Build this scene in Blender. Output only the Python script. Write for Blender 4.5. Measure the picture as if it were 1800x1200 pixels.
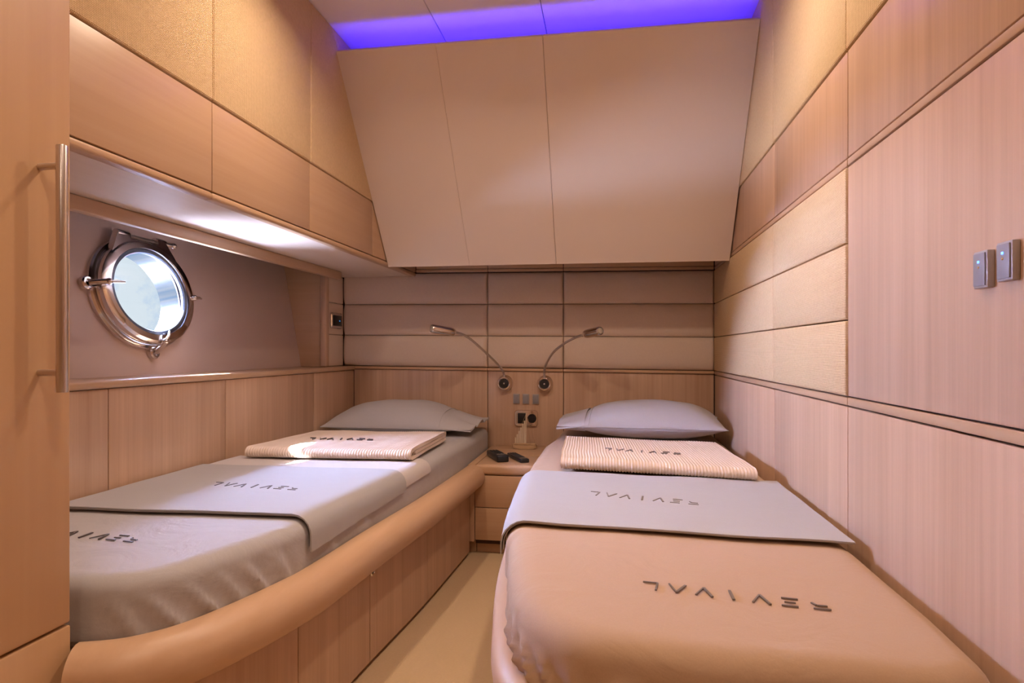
import bpy, bmesh, math, random
from mathutils import Vector, Matrix, noise
random.seed(7)
R = math.radians
H = 0.86                      # eye height above the cabin floor; heights below are written relative to it
scn = bpy.context.scene
COL = scn.collection
for o in list(bpy.data.objects):
    bpy.data.objects.remove(o)

# ------------------------------------------------------------------ camera, sky, sun, lamps, exposure
cam_d = bpy.data.cameras.new('camera')
cam = bpy.data.objects.new('camera', cam_d); COL.objects.link(cam)
cam.location = (0, 0, H); cam.rotation_euler = (R(90), 0, R(9.07))
cam_d.sensor_width = 36; cam_d.lens = 21.8; cam_d.shift_y = 16/1800
cam_d.clip_start = 0.02
scn.camera = cam
scn.view_settings.view_transform = 'Standard'; scn.view_settings.look = 'None'
scn.view_settings.gamma = 1; scn.view_settings.use_curve_mapping = False
scn.view_settings.exposure = 0.16

wd = bpy.data.worlds.new('sky'); scn.world = wd; wd.use_nodes = True
nt = wd.node_tree; nt.nodes.clear()
def N(t, kind, **kw):
    n = t.nodes.new(kind)
    for k, v in kw.items(): setattr(n, k, v)
    return n
w_out = N(nt, 'ShaderNodeOutputWorld'); w_bg = N(nt, 'ShaderNodeBackground')
w_tc = N(nt, 'ShaderNodeTexCoord'); w_n = N(nt, 'ShaderNodeTexNoise'); w_r = N(nt, 'ShaderNodeValToRGB')
w_n.inputs['Scale'].default_value = 9; w_n.inputs['Detail'].default_value = 8; w_n.inputs['Roughness'].default_value = .62
w_r.color_ramp.elements[0].position = .40; w_r.color_ramp.elements[0].color = (.25, .52, .90, 1)
w_r.color_ramp.elements[1].position = .60; w_r.color_ramp.elements[1].color = (.88, .95, 1.0, 1)
nt.links.new(w_tc.outputs['Generated'], w_n.inputs['Vector']); nt.links.new(w_n.outputs['Fac'], w_r.inputs['Fac'])
nt.links.new(w_r.outputs['Color'], w_bg.inputs['Color']); nt.links.new(w_bg.outputs[0], w_out.inputs[0])
w_bg.inputs['Strength'].default_value = .80

def sun(name, d, strength, angle, color):
    l = bpy.data.lights.new(name, 'SUN'); l.energy = strength; l.angle = R(angle); l.color = color
    o = bpy.data.objects.new(name, l); COL.objects.link(o)
    o.rotation_euler = Vector(d).to_track_quat('-Z', 'Y').to_euler(); o.location = (-4, 1, 4)
sun('sun', (.46, .16, -.52), 130, .6, (1, .95, .95))
sun('bright_sky', (.85, -.13, -.55), 340, 78, (.52, .60, 1))
sun('sea_glare', (.66, .06, .48), 70, 50, (.66, .72, 1))

def downlight(x, y, z, power, color=(1, .76, .57), size=.09, spread=150):
    l = bpy.data.lights.new('downlight', 'AREA'); l.shape = 'DISK'; l.size = size; l.energy = power
    l.color = color; l.spread = R(spread)
    o = bpy.data.objects.new('downlight', l); COL.objects.link(o); o.location = (x, y, z+H)
downlight(-.62, 1.50, 1.165, 5.9)
downlight(.10, 1.52, 1.165, 6.4)
downlight(-.25, .45, 1.165, 4.8)
downlight(-.25, -.60, 1.165, 3.5)

# ------------------------------------------------------------------ materials
MATS = {}
def new_mat(name):
    m = bpy.data.materials.new(name); m.use_nodes = True
    t = m.node_tree; b = t.nodes['Principled BSDF']
    MATS[name] = m
    return m, t, b
def plain(name, col, rough=.5, metal=0, emit=None, es=0, spec=None):
    m, t, b = new_mat(name)
    b.inputs['Base Color'].default_value = (*col, 1); b.inputs['Roughness'].default_value = rough
    b.inputs['Metallic'].default_value = metal
    n = N(t, 'ShaderNodeTexNoise'); n.inputs['Scale'].default_value = 60
    mp = N(t, 'ShaderNodeMapRange'); mp.inputs['To Min'].default_value = rough*.85; mp.inputs['To Max'].default_value = min(1, rough*1.15)
    t.links.new(n.outputs['Fac'], mp.inputs['Value']); t.links.new(mp.outputs[0], b.inputs['Roughness'])
    if emit:
        b.inputs['Emission Color'].default_value = (*emit, 1); b.inputs['Emission Strength'].default_value = es
    if spec is not None: b.inputs['Specular IOR Level'].default_value = spec
    return m
def wood(name, c1, c2, axis='z', rough=.38, fine=75, contrast=1.0):
    m, t, b = new_mat(name)
    tc = N(t, 'ShaderNodeTexCoord'); mp = N(t, 'ShaderNodeMapping')
    s = {'x': (1.6, fine, fine), 'y': (fine, 1.6, fine), 'z': (fine, fine, 1.6)}[axis]
    mp.inputs['Scale'].default_value = s
    n1 = N(t, 'ShaderNodeTexNoise'); n1.inputs['Scale'].default_value = 1; n1.inputs['Detail'].default_value = 6; n1.inputs['Roughness'].default_value = .6
    mp2 = N(t, 'ShaderNodeMapping')
    mp2.inputs['Scale'].default_value = tuple(v*.22 if v > 5 else v*.5 for v in s)
    n2 = N(t, 'ShaderNodeTexNoise'); n2.inputs['Scale'].default_value = 1; n2.inputs['Detail'].default_value = 3
    mx = N(t, 'ShaderNodeMath', operation='MULTIPLY_ADD'); mx.inputs[1].default_value = .5
    ad = N(t, 'ShaderNodeMath', operation='MULTIPLY'); ad.inputs[1].default_value = .5
    rp = N(t, 'ShaderNodeValToRGB')
    rp.color_ramp.elements[0].position = .5-.22/contrast; rp.color_ramp.elements[0].color = (*c1, 1)
    rp.color_ramp.elements[1].position = .5+.22/contrast; rp.color_ramp.elements[1].color = (*c2, 1)
    L = t.links.new
    L(tc.outputs['Object'], mp.inputs['Vector']); L(mp.outputs[0], n1.inputs['Vector'])
    L(tc.outputs['Object'], mp2.inputs['Vector']); L(mp2.outputs[0], n2.inputs['Vector'])
    L(n2.outputs['Fac'], ad.inputs[0]); L(n1.outputs['Fac'], mx.inputs[0]); L(ad.outputs[0], mx.inputs[2])
    L(mx.outputs[0], rp.inputs['Fac']); L(rp.outputs['Color'], b.inputs['Base Color'])
    bp = N(t, 'ShaderNodeBump'); bp.inputs['Strength'].default_value = .03; bp.inputs['Distance'].default_value = .002
    L(n1.outputs['Fac'], bp.inputs['Height']); L(bp.outputs[0], b.inputs['Normal'])
    b.inputs['Roughness'].default_value = rough
    return m
def woven(name, c1, c2, a, bx, pitch, bump=.5, rough=.9):
    """two crossing sets of threads, a and bx the two axes of the cloth"""
    m, t, b = new_mat(name); L = t.links.new
    tc = N(t, 'ShaderNodeTexCoord')
    ws = []
    for ax in (a, bx):
        w = N(t, 'ShaderNodeTexWave', wave_type='BANDS', bands_direction=ax.upper(), wave_profile='SIN')
        w.inputs['Scale'].default_value = .314/pitch; w.inputs['Distortion'].default_value = .6
        w.inputs['Detail'].default_value = 1; w.inputs['Detail Scale'].default_value = 1.5
        L(tc.outputs['Object'], w.inputs['Vector']); ws.append(w)
    mu = N(t, 'ShaderNodeMath', operation='MULTIPLY'); L(ws[0].outputs['Fac'], mu.inputs[0]); L(ws[1].outputs['Fac'], mu.inputs[1])
    n = N(t, 'ShaderNodeTexNoise'); n.inputs['Scale'].default_value = 140; n.inputs['Detail'].default_value = 3
    L(tc.outputs['Object'], n.inputs['Vector'])
    ma = N(t, 'ShaderNodeMath', operation='MULTIPLY_ADD'); ma.inputs[1].default_value = .5
    L(n.outputs['Fac'], ma.inputs[0]); L(mu.outputs[0], ma.inputs[2])
    rp = N(t, 'ShaderNodeValToRGB'); rp.color_ramp.elements[0].position = .1; rp.color_ramp.elements[0].color = (*c1, 1)
    rp.color_ramp.elements[1].position = .9; rp.color_ramp.elements[1].color = (*c2, 1)
    L(ma.outputs[0], rp.inputs['Fac']); L(rp.outputs['Color'], b.inputs['Base Color'])
    bp = N(t, 'ShaderNodeBump'); bp.inputs['Strength'].default_value = bump; bp.inputs['Distance'].default_value = .002
    L(ma.outputs[0], bp.inputs['Height']); L(bp.outputs[0], b.inputs['Normal'])
    b.inputs['Roughness'].default_value = rough; b.inputs['Specular IOR Level'].default_value = .2
    return m
def cloth(name, col, var=.06, crease=.25, sheen=.15, scale=7):
    m, t, b = new_mat(name); L = t.links.new
    tc = N(t, 'ShaderNodeTexCoord')
    n = N(t, 'ShaderNodeTexNoise'); n.inputs['Scale'].default_value = scale; n.inputs['Detail'].default_value = 4; n.inputs['Distortion'].default_value = 1.2
    f = N(t, 'ShaderNodeTexNoise'); f.inputs['Scale'].default_value = 420; f.inputs['Detail'].default_value = 2
    L(tc.outputs['Object'], n.inputs['Vector']); L(tc.outputs['Object'], f.inputs['Vector'])
    rp = N(t, 'ShaderNodeValToRGB')
    rp.color_ramp.elements[0].color = tuple(c*(1-var) for c in col)+(1,); rp.color_ramp.elements[1].color = tuple(min(1, c*(1+var)) for c in col)+(1,)
    L(f.outputs['Fac'], rp.inputs['Fac']); L(rp.outputs['Color'], b.inputs['Base Color'])
    b1 = N(t, 'ShaderNodeBump'); b1.inputs['Strength'].default_value = crease; b1.inputs['Distance'].default_value = .012
    b2 = N(t, 'ShaderNodeBump'); b2.inputs['Strength'].default_value = .12; b2.inputs['Distance'].default_value = .001
    L(n.outputs['Fac'], b1.inputs['Height']); L(f.outputs['Fac'], b2.inputs['Height'])
    L(b1.outputs[0], b2.inputs['Normal']); L(b2.outputs[0], b.inputs['Normal'])
    b.inputs['Roughness'].default_value = .75; b.inputs['Sheen Weight'].default_value = sheen; b.inputs['Specular IOR Level'].default_value = .25
    return m

WOOD_Z = wood('beech_upright', (.45, .28, .177), (.655, .445, .308), 'z')
WOOD_Y = wood('beech_along', (.47, .295, .175), (.55, .365, .23), 'y')
WOOD_X = wood('beech_across', (.52, .32, .185), (.60, .39, .24), 'x')
WOOD_D = wood('beech_wardrobe', (.52, .315, .165), (.58, .37, .205), 'z', contrast=.8)
WOOD_R = wood('beech_rail', (.54, .335, .20), (.66, .44, .275), 'y', rough=.42, fine=30)
GROOVE = plain('groove_shadow_wood', (.07, .032, .018), .8)
LINEN = woven('headboard_linen', (.68, .54, .45), (.80, .66, .55), 'x', 'z', .0016, .25)
WEAVE = woven('coarse_wall_weave', (.58, .40, .225), (.84, .62, .37), 'y', 'z', .0036, .7)
WHITE = plain('cream_leather', (.79, .68, .61), .55)
CEIL = plain('ceiling_vinyl', (.86, .79, .92), .6)  # lavender in the base colour stands for blue strip light on white vinyl
HULL = plain('hull_lining', (.62, .48, .425), .6)
SOFFIT = wood('soffit_veneer', (.74, .62, .54), (.82, .71, .63), 'y', rough=.5, contrast=.7)
CARPET = woven('carpet', (.60, .43, .25), (.72, .54, .34), 'x', 'y', .003, .5)
STEEL = plain('polished_steel', (.74, .70, .69), .14, 1)
BRUSH = plain('brushed_steel', (.62, .57, .54), .3, 1)
BLACK = plain('black_plastic', (.012, .011, .011), .3)
RUBBER = plain('black_rubber', (.02, .02, .02), .6)
GREYP = plain('grey_switch', (.27, .26, .28), .4)
GREYF = plain('grey_frame', (.40, .36, .35), .4)
SHEET = cloth('grey_sheet', (.46, .445, .46), crease=.4)
SHEET_T = cloth('taupe_sheet', (.49, .335, .22), crease=.4)
BAND = cloth('pale_sheet', (.60, .56, .55), crease=.1)
COVER = cloth('grey_cover', (.43, .42, .43), crease=.12)
PILLOW = cloth('grey_pillowcase', (.50, .48, .50), crease=.2, scale=9)
WAFFLE = cloth('cream_waffle', (.80, .67, .58), crease=.05)
EMB = plain('dark_embroidery', (.085, .07, .068), .5)
EMB2 = plain('silver_embroidery', (.17, .14, .12), .4)
DRIFT = wood('driftwood', (.40, .24, .13), (.66, .46, .28), 'x', rough=.7, fine=120)
STICK = wood('pale_sticks', (.66, .52, .38), (.80, .68, .52), 'z', rough=.7)
STRING = plain('tan_string', (.45, .32, .2), .9)
LED_B = plain('blue_led', (.05, .1, .9), .4, emit=(.06, .18, 1), es=6)
COVE = plain('blue_light_strip', (.2, .2, .9), .4, emit=(.085, .035, 1), es=27)
LENS = plain('lamp_lens', (.75, .72, .68), .1, .6)
AMBER = plain('brass_dot', (.8, .6, .35), .3, .7)
m, t, b = new_mat('window_glass')
t.nodes.clear()
g_o = N(t, 'ShaderNodeOutputMaterial'); g_t = N(t, 'ShaderNodeBsdfTransparent'); g_g = N(t, 'ShaderNodeBsdfGlossy'); g_m = N(t, 'ShaderNodeMixShader')
g_f = N(t, 'ShaderNodeFresnel'); g_f.inputs['IOR'].default_value = 1.45
g_t.inputs['Color'].default_value = (.95, .98, 1, 1); g_g.inputs['Roughness'].default_value = .03
g_b = N(t, 'ShaderNodeNewGeometry'); g_k = N(t, 'ShaderNodeMath', operation='SUBTRACT'); g_k.inputs[0].default_value = 1; g_x = N(t, 'ShaderNodeMath', operation='MULTIPLY')
t.links.new(g_b.outputs['Backfacing'], g_k.inputs[1]); t.links.new(g_f.outputs[0], g_x.inputs[0]); t.links.new(g_k.outputs[0], g_x.inputs[1])   # the pane mirrors on its room face only once
t.links.new(g_x.outputs[0], g_m.inputs[0]); t.links.new(g_t.outputs[0], g_m.inputs[1]); t.links.new(g_g.outputs[0], g_m.inputs[2]); t.links.new(g_m.outputs[0], g_o.inputs[0])
GLASS = m

# ------------------------------------------------------------------ mesh helpers
ORIG = {}
def root(name, p, label=None, cat=None, group=None, kind=None):
    o = bpy.data.objects.new(name, None); COL.objects.link(o)
    o.empty_display_size = .05
    o.location = (p[0], p[1], p[2]+H); ORIG[o] = Vector(o.location)
    tag(o, label, cat, group, kind)
    return o
def tag(o, label=None, cat=None, group=None, kind=None):
    if label: o['label'] = label
    if cat: o['category'] = cat
    if group: o['group'] = group
    if kind: o['kind'] = kind
    return o
def link(name, bm, mat, parent=None, smooth=False, ang=40, label=None):
    """one mesh object; geometry comes in eye-relative metres, origin is set at its base"""
    bmesh.ops.recalc_face_normals(bm, faces=bm.faces)
    xs = [v.co.x for v in bm.verts]; ys = [v.co.y for v in bm.verts]; zs = [v.co.z for v in bm.verts]
    c = Vector(((min(xs)+max(xs))/2, (min(ys)+max(ys))/2, min(zs)))
    for v in bm.verts: v.co -= c
    me = bpy.data.meshes.new(name); bm.to_mesh(me); bm.free()
    me.materials.append(mat)
    if smooth:
        for p in me.polygons: p.use_smooth = True
        me.set_sharp_from_angle(angle=R(ang))
    o = bpy.data.objects.new(name, me); COL.objects.link(o)
    wo = c + Vector((0, 0, H)); ORIG[o] = wo
    if parent is not None:
        o.parent = parent; o.location = wo - ORIG[parent]
    else: o.location = wo
    if label: o['label'] = label
    return o
def merge(bm, b2):
    me = bpy.data.meshes.new('t'); b2.to_mesh(me); bm.from_mesh(me); bpy.data.meshes.remove(me); b2.free()
def box(bm, x0, x1, y0, y1, z0, z1, bev=0, seg=2, M=None):
    b2 = bmesh.new()
    bmesh.ops.create_cube(b2, size=1)
    for v in b2.verts:
        v.co = Vector(((x0+x1)/2+v.co.x*(x1-x0), (y0+y1)/2+v.co.y*(y1-y0), (z0+z1)/2+v.co.z*(z1-z0)))
    if bev: bmesh.ops.bevel(b2, geom=b2.edges[:], offset=bev, segments=seg, affect='EDGES', profile=.5)
    if M is not None: bmesh.ops.transform(b2, matrix=M, verts=b2.verts)
    merge(bm, b2)
def B(*a, **k):
    bm = bmesh.new(); box(bm, *a, **k); return bm
def cyl(bm, p0, p1, r, r2=None, n=24, bev=0):
    p0, p1 = Vector(p0), Vector(p1); d = p1-p0
    b2 = bmesh.new()
    bmesh.ops.create_cone(b2, cap_ends=True, segments=n, radius1=r, radius2=r if r2 is None else r2, depth=d.length)
    if bev:
        ed = [e for e in b2.edges if any(len(f.verts) > 4 for f in e.link_faces)]
        bmesh.ops.bevel(b2, geom=ed, offset=bev, segments=2, affect='EDGES', profile=.5)
    q = d.to_track_quat('Z', 'Y')
    bmesh.ops.transform(b2, matrix=Matrix.Translation((p0+p1)/2) @ q.to_matrix().to_4x4(), verts=b2.verts)
    merge(bm, b2)
def sphere(bm, p, r, sc=(1, 1, 1), n=16):
    b2 = bmesh.new(); bmesh.ops.create_uvsphere(b2, u_segments=n*2, v_segments=n, radius=r)
    for v in b2.verts: v.co = Vector((v.co.x*sc[0]+p[0], v.co.y*sc[1]+p[1], v.co.z*sc[2]+p[2]))
    merge(bm, b2)
def lathe(bm, prof, M, n=64, closed=False):
    """profile of (radius, height) turned about M's z axis"""
    rings = []
    for (r, h) in prof:
        if r < 1e-6: rings.append([bm.verts.new(M @ Vector((0, 0, h)))]*n)
        else: rings.append([bm.verts.new(M @ Vector((r*math.cos(2*math.pi*k/n), r*math.sin(2*math.pi*k/n), h))) for k in range(n)])
    pr = list(zip(rings[:-1], rings[1:])) + ([(rings[-1], rings[0])] if closed else [])
    for a, c in pr:
        for k in range(n):
            vs = []
            for v in (a[k], a[(k+1) % n], c[(k+1) % n], c[k]):
                if v not in vs: vs.append(v)
            if len(vs) > 2: bm.faces.new(vs)
def catmull(pts, per=10):
    pts = [Vector(p) for p in pts]; out = []
    for i in range(len(pts)-1):
        p0 = pts[max(i-1, 0)]; p1 = pts[i]; p2 = pts[i+1]; p3 = pts[min(i+2, len(pts)-1)]
        for k in range(per):
            u = k/per
            out.append(.5*((2*p1)+(p2-p0)*u+(2*p0-5*p1+4*p2-p3)*u*u+(3*p1-p0-3*p2+p3)*u**3))
    out.append(pts[-1]); return out
def tube(bm, pts, r, n=16, cap=True, rz=None, up=(0, 0, 1)):
    pts = [Vector(p) for p in pts]; rings = []
    for i, p in enumerate(pts):
        d = (pts[min(i+1, len(pts)-1)]-pts[max(i-1, 0)]).normalized()
        u = Vector(up); s = d.cross(u)
        if s.length < 1e-4: s = d.cross(Vector((0, 1, 0)))
        s.normalize(); u = s.cross(d).normalized()
        rr = r(i/(len(pts)-1)) if callable(r) else r
        r2 = rr if rz is None else rz
        rings.append([bm.verts.new(p+s*rr*math.cos(2*math.pi*k/n)+u*r2*math.sin(2*math.pi*k/n)) for k in range(n)])
    for a, c in zip(rings[:-1], rings[1:]):
        for k in range(n): bm.faces.new((a[k], a[(k+1) % n], c[(k+1) % n], c[k]))
    if cap: bm.faces.new(rings[0][::-1]); bm.faces.new(rings[-1])
def grid(bm, f, nu, nv):
    vs = [[bm.verts.new(f(i/nu, j/nv)) for j in range(nv+1)] for i in range(nu+1)]
    for i in range(nu):
        for j in range(nv): bm.faces.new((vs[i][j], vs[i+1][j], vs[i+1][j+1], vs[i][j+1]))
    return vs
def slab(bm, f, g, nu, nv):
    """closed sheet between surface f and surface g"""
    a = grid(bm, f, nu, nv); c = grid(bm, g, nu, nv)
    for i in range(nu):
        bm.faces.new((a[i][0], a[i+1][0], c[i+1][0], c[i][0])); bm.faces.new((a[i][nv], a[i+1][nv], c[i+1][nv], c[i][nv]))
    for j in range(nv):
        bm.faces.new((a[0][j], a[0][j+1], c[0][j+1], c[0][j])); bm.faces.new((a[nu][j], a[nu][j+1], c[nu][j+1], c[nu][j]))
def prism(bm, poly, z0, z1):
    a = [bm.verts.new((p[0], p[1], z0)) for p in poly]; c = [bm.verts.new((p[0], p[1], z1)) for p in poly]
    n = len(poly)
    for i in range(n): bm.faces.new((a[i], a[(i+1) % n], c[(i+1) % n], c[i]))
    bm.faces.new(a); bm.faces.new(c)
def nz(x, y, z=0.0): return noise.noise(Vector((x, y, z)))

# ------------------------------------------------------------------ the cabin shell
XR, XL, YB, ZC, ZF = .492, -1.0, 3.10, 1.173, -H
YN = -1.25                                   # bulkhead behind the viewer
SX1, SX2 = -.62, -.235                       # seams shared by headboard, overhead panel and ceiling
ZR0, ZR1 = -.117, -.097                      # wainscot rail
ZU0, ZU1, ZW = .387, .405, .632              # upper rail, top of the wood band
G = .0016                                    # half a joint

tag(link('floor', B(-1.75, XR+.06, YN-.05, YB+.06, ZF-.05, ZF), CARPET), 'beige carpet on the narrow aisle between the two beds', kind='structure')

ceil = tag(link('ceiling', B(-1.75, XR+.06, YN-.05, YB+.06, ZC+.012, ZC+.06), GROOVE), 'cream vinyl cabin ceiling washed with blue light at the far end', kind='structure')
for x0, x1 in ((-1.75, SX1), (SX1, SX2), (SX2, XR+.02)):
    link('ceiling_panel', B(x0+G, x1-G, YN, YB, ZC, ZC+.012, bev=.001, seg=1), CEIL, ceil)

# right wall: backing with panels proud of it
wr = tag(link('wall_right', B(XR+.014, XR+.06, YN-.05, YB+.06, ZF, ZC+.012), GROOVE), 'right cabin wall of pale wood and woven fabric panels', kind='structure')
def xpanel(parent, x, y0, y1, z0, z1, mat, name, sgn=1, th=.014, bev=.002):
    a, c = (x, x+th) if sgn > 0 else (x-th, x)
    return link(name, B(a, c, y0+G, y1-G, z0+G, z1-G, bev=bev), mat, parent, smooth=True, ang=30)
Y1, Y2, Y3 = 1.401, 1.995, YB-.004
for y0, y1 in ((YN, .20), (.20, Y1), (Y1, Y2), (Y2, Y3)):
    xpanel(wr, XR, y0, y1, ZF+.003, ZR0, WOOD_Z, 'wood_panel')
for y0, y1 in ((YN, Y1), (Y1, Y3)):
    xpanel(wr, XR-.001, y0, y1, ZR0, ZR1, WOOD_Y, 'rail')
    xpanel(wr, XR-.001, y0, y1, ZU0, ZU1, WOOD_Y, 'rail')
for y0, y1 in ((YN, .20), (.20, Y1)):
    xpanel(wr, XR, y0, y1, ZR1, ZU0, WOOD_Z, 'wood_panel')
for y0, y1 in ((YN, .20), (.20, Y1), (Y1, Y2), (Y2, 2.66), (2.66, Y3)):
    xpanel(wr, XR, y0, y1, ZU1, ZW, WOOD_Z, 'wood_panel')
for k in range(3):
    z0 = ZR1+(ZU0-ZR1)*k/3; z1 = ZR1+(ZU0-ZR1)*(k+1)/3
    for y0, y1 in ((Y1, Y2), (Y2, Y3)):
        link('fabric_panel', B(XR-.004, XR+.014, y0+(G if y0 == Y1 else .0004), y1-(G if y1 == Y3 else .0004), z0+.0012, z1-.0012, bev=.005, seg=3), WEAVE, wr, smooth=True, ang=60)
for y0, y1 in ((YN, .20), (.20, Y1), (Y1, Y2), (Y2, Y3)):
    link('fabric_panel', B(XR-.004, XR+.014, y0+.0006, y1-.0006, ZW+.0012, ZC-.001, bev=.005, seg=3), WEAVE, wr, smooth=True, ang=60)

# back wall: quilted headboard over wood; the courses fall slightly towards the right as in the boat
def fall(x): return -.0095*(x-XR)
wb = tag(link('wall_back', B(-1.75, XR+.06, YB+.014, YB+.06, ZF, ZC+.012), GROOVE), 'far cabin wall with padded headboard rolls above pale wood', kind='structure')
cols = ((-1.394, SX1), (SX1, SX2), (SX2, XR-.002))
zrow = [-.0965, .064, .226, .3865]
def cushion(x0, x1, z0, z1):
    bm = bmesh.new()
    def prof(q):                                            # 0 at the seams, 1 across the middle
        return (max(0, 1-abs(2*q-1)**2.5))**.55
    def front(u, v):
        x = x0+.001+(x1-x0-.002)*u; pu = prof(.5-.5*math.cos(math.pi*u)); 
        uu = .5-.5*math.cos(math.pi*u); x = x0+.001+(x1-x0-.002)*uu
        vv = .5-.5*math.cos(math.pi*v)
        z = z0+.001+(z1-z0-.002)*vv+fall(x)
        edge = min(1, min(uu*(x1-x0), (1-uu)*(x1-x0))/.009)
        e = (max(0, 1-(1-edge)**2.4))**.5
        d = (.026*prof(vv))*e + .0015*nz(x*7, z*16, 3)*e
        return Vector((x, YB+.004-d, z))
    def back(u, v):
        p = front(u, v); p.y = YB+.013; return p
    slab(bm, front, back, 28, 16)
    return bm
for x0, x1 in cols:
    for k in range(3):
        link('cushion', cushion(x0, x1, zrow[k], zrow[k+1]), LINEN, wb, smooth=True, ang=70)
def skewbox(x0, x1, y0, y1, z0, z1, bev=.0015):
    bm = B(x0, x1, y0, y1, z0, z1, bev=bev)
    for v in bm.verts: v.co.z += fall(v.co.x)
    return bm
for x0, x1 in ((-1.34, SX1), (SX1, SX2), (SX2, XR-.002)):
    link('rail', skewbox(x0+G*.6, x1-G*.6, YB-.010, YB+.013, -.1125, -.0985, bev=.003), WOOD_X, wb, smooth=True, ang=30)
    link('wood_panel', skewbox(x0+G, x1-G, YB, YB+.013, ZF+.01, -.1145), WOOD_Z, wb, smooth=True, ang=30)
for x0, x1 in ((-1.0, SX1), (SX1, SX2), (SX2, XR-.002)):
    link('rail', skewbox(x0+G, x1-G, YB-.003, YB+.013, .3905, .405), WOOD_X, wb, smooth=True, ang=30)
    link('wood_panel', skewbox(x0+G, x1-G, YB, YB+.013, .4075, ZC-.016), WOOD_X, wb, smooth=True, ang=30)

# near bulkhead behind the viewer
tag(link('wall_near', B(-1.75, XR+.06, YN-.05, YN, ZF, ZC+.012), WOOD_Z), 'plain wood bulkhead behind the viewer', kind='structure')

# left side: flared hull lining with a round opening, wainscot and ledge below it
def hx(z): return -1.525-.179*z                             # hull lining leans outward with height
e_n = Vector((1, 0, .179)).normalized(); e_u = Vector((-.179, 0, 1)).normalized(); e_y = Vector((0, 1, 0))
PC = Vector((hx(.187), 1.853, .187)); OV = 1.13                 # the port is a little wider than high
def PM(y=0, u=0, n=0):                                       # a frame on the hull at the porthole
    c = PC+e_y*y+e_u*u+e_n*n
    return Matrix(((e_y.x, e_u.x, e_n.x, c.x), (e_y.y, e_u.y, e_n.y, c.y), (e_y.z, e_u.z, e_n.z, c.z), (0, 0, 0, 1)))
RH = .156
bm = bmesh.new()
ya, yb, ua, ub = (.45-PC.y)/OV, (3.09-PC.y)/OV, -.46, .78
def on_rect(a):
    c, s = math.cos(a), math.sin(a); k = 1e9
    if c > 1e-9: k = min(k, yb/c)
    if c < -1e-9: k = min(k, ya/c)
    if s > 1e-9: k = min(k, ub/s)
    if s < -1e-9: k = min(k, ua/s)
    return (c*k, s*k)
angs = sorted(set([2*math.pi*k/96 for k in range(96)]+[math.atan2(s, c) % (2*math.pi) for s in (ua, ub) for c in (ya, yb)]))
MP = PM() @ Matrix.Diagonal((OV, 1, 1, 1))
ri = [bm.verts.new(MP @ Vector((RH*math.cos(a), RH*math.sin(a), 0))) for a in angs]
ro = [bm.verts.new(MP @ Vector((*on_rect(a), 0))) for a in angs]
rb = [bm.verts.new(MP @ Vector((RH*math.cos(a), RH*math.sin(a), -.05))) for a in angs]
ro2 = [bm.verts.new(MP @ Vector((*on_rect(a), -.05))) for a in angs]
n = len(angs)
for k in range(n):
    q = (k+1) % n
    bm.faces.new((ri[k], ri[q], ro[q], ro[k])); bm.faces.new((ri[k], ri[q], rb[q], rb[k])); bm.faces.new((rb[k], rb[q], ro2[q], ro2[k])); bm.faces.new((ro[k], ro[q], ro2[q], ro2[k]))
wl = tag(link('wall_left', bm, HULL, smooth=True, ang=30), 'mauve hull lining around the round porthole above the left bed', kind='structure')
link('outer_skin', B(-1.75, -1.70, YN-.05, YB+.06, ZF, PC.z-.30), HULL, wl)
link('outer_skin', B(-1.75, -1.70, YN-.05, YB+.06, PC.z+.74, ZC+.012), HULL, wl)
link('outer_skin', B(-1.75, -1.54, YN-.05, .45, ZF, ZC+.012), HULL, wl)
link('outer_skin', B(-1.75, -1.54, YB-.02, YB+.013, ZF, ZC+.012), HULL, wl)
bm = bmesh.new(); box(bm, -1.75, -1.40, YN, YB, ZF, -.24); link('backing', bm, GROOVE, wl)
link('backing', B(-1.75, -1.352, .45, YB, -.24, -.105), GROOVE, wl)
XW = -1.338
for y0, y1 in ((.45, 1.48), (1.48, 1.995), (1.995, 2.65), (2.65, YB-.003)):
    link('wood_panel', B(XW-.014, XW, y0+G, y1-G, ZF+.01, -.103, bev=.002), WOOD_Z, wl, smooth=True, ang=30)
link('ledge', B(-1.56, XW+.012, .45, YB-.012, -.101, -.080, bev=.007, seg=3), WOOD_Y, wl, smooth=True, ang=30)
# end of the porthole recess: wood cheek, post and three small pads turned to the room
bm = bmesh.new(); box(bm, -1.69, -1.398, 2.858, 2.872, -.079, .46, bev=.002); link('wood_panel', bm, WOOD_X, wl, smooth=True, ang=30)
link('post', B(-1.405, -1.375, 2.845, 2.885, -.079, .384, bev=.006, seg=3), WOOD_Z, wl, smooth=True, ang=30)
link('backing', B(-1.47, -1.412, 2.886, YB-.001, -.079, .384), GROOVE, wl)
for k in range(3):
    z0, z1 = zrow[k]+.017, zrow[k+1]+.017
    if k == 2: z1 = .3835
    if k == 0: z0 = -.0795
    link('fabric_panel', B(-1.412, -1.394, 2.8865, YB-.010, z0+.001, z1-.001, bev=.005, seg=3), LINEN, wl, smooth=True, ang=60)

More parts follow.
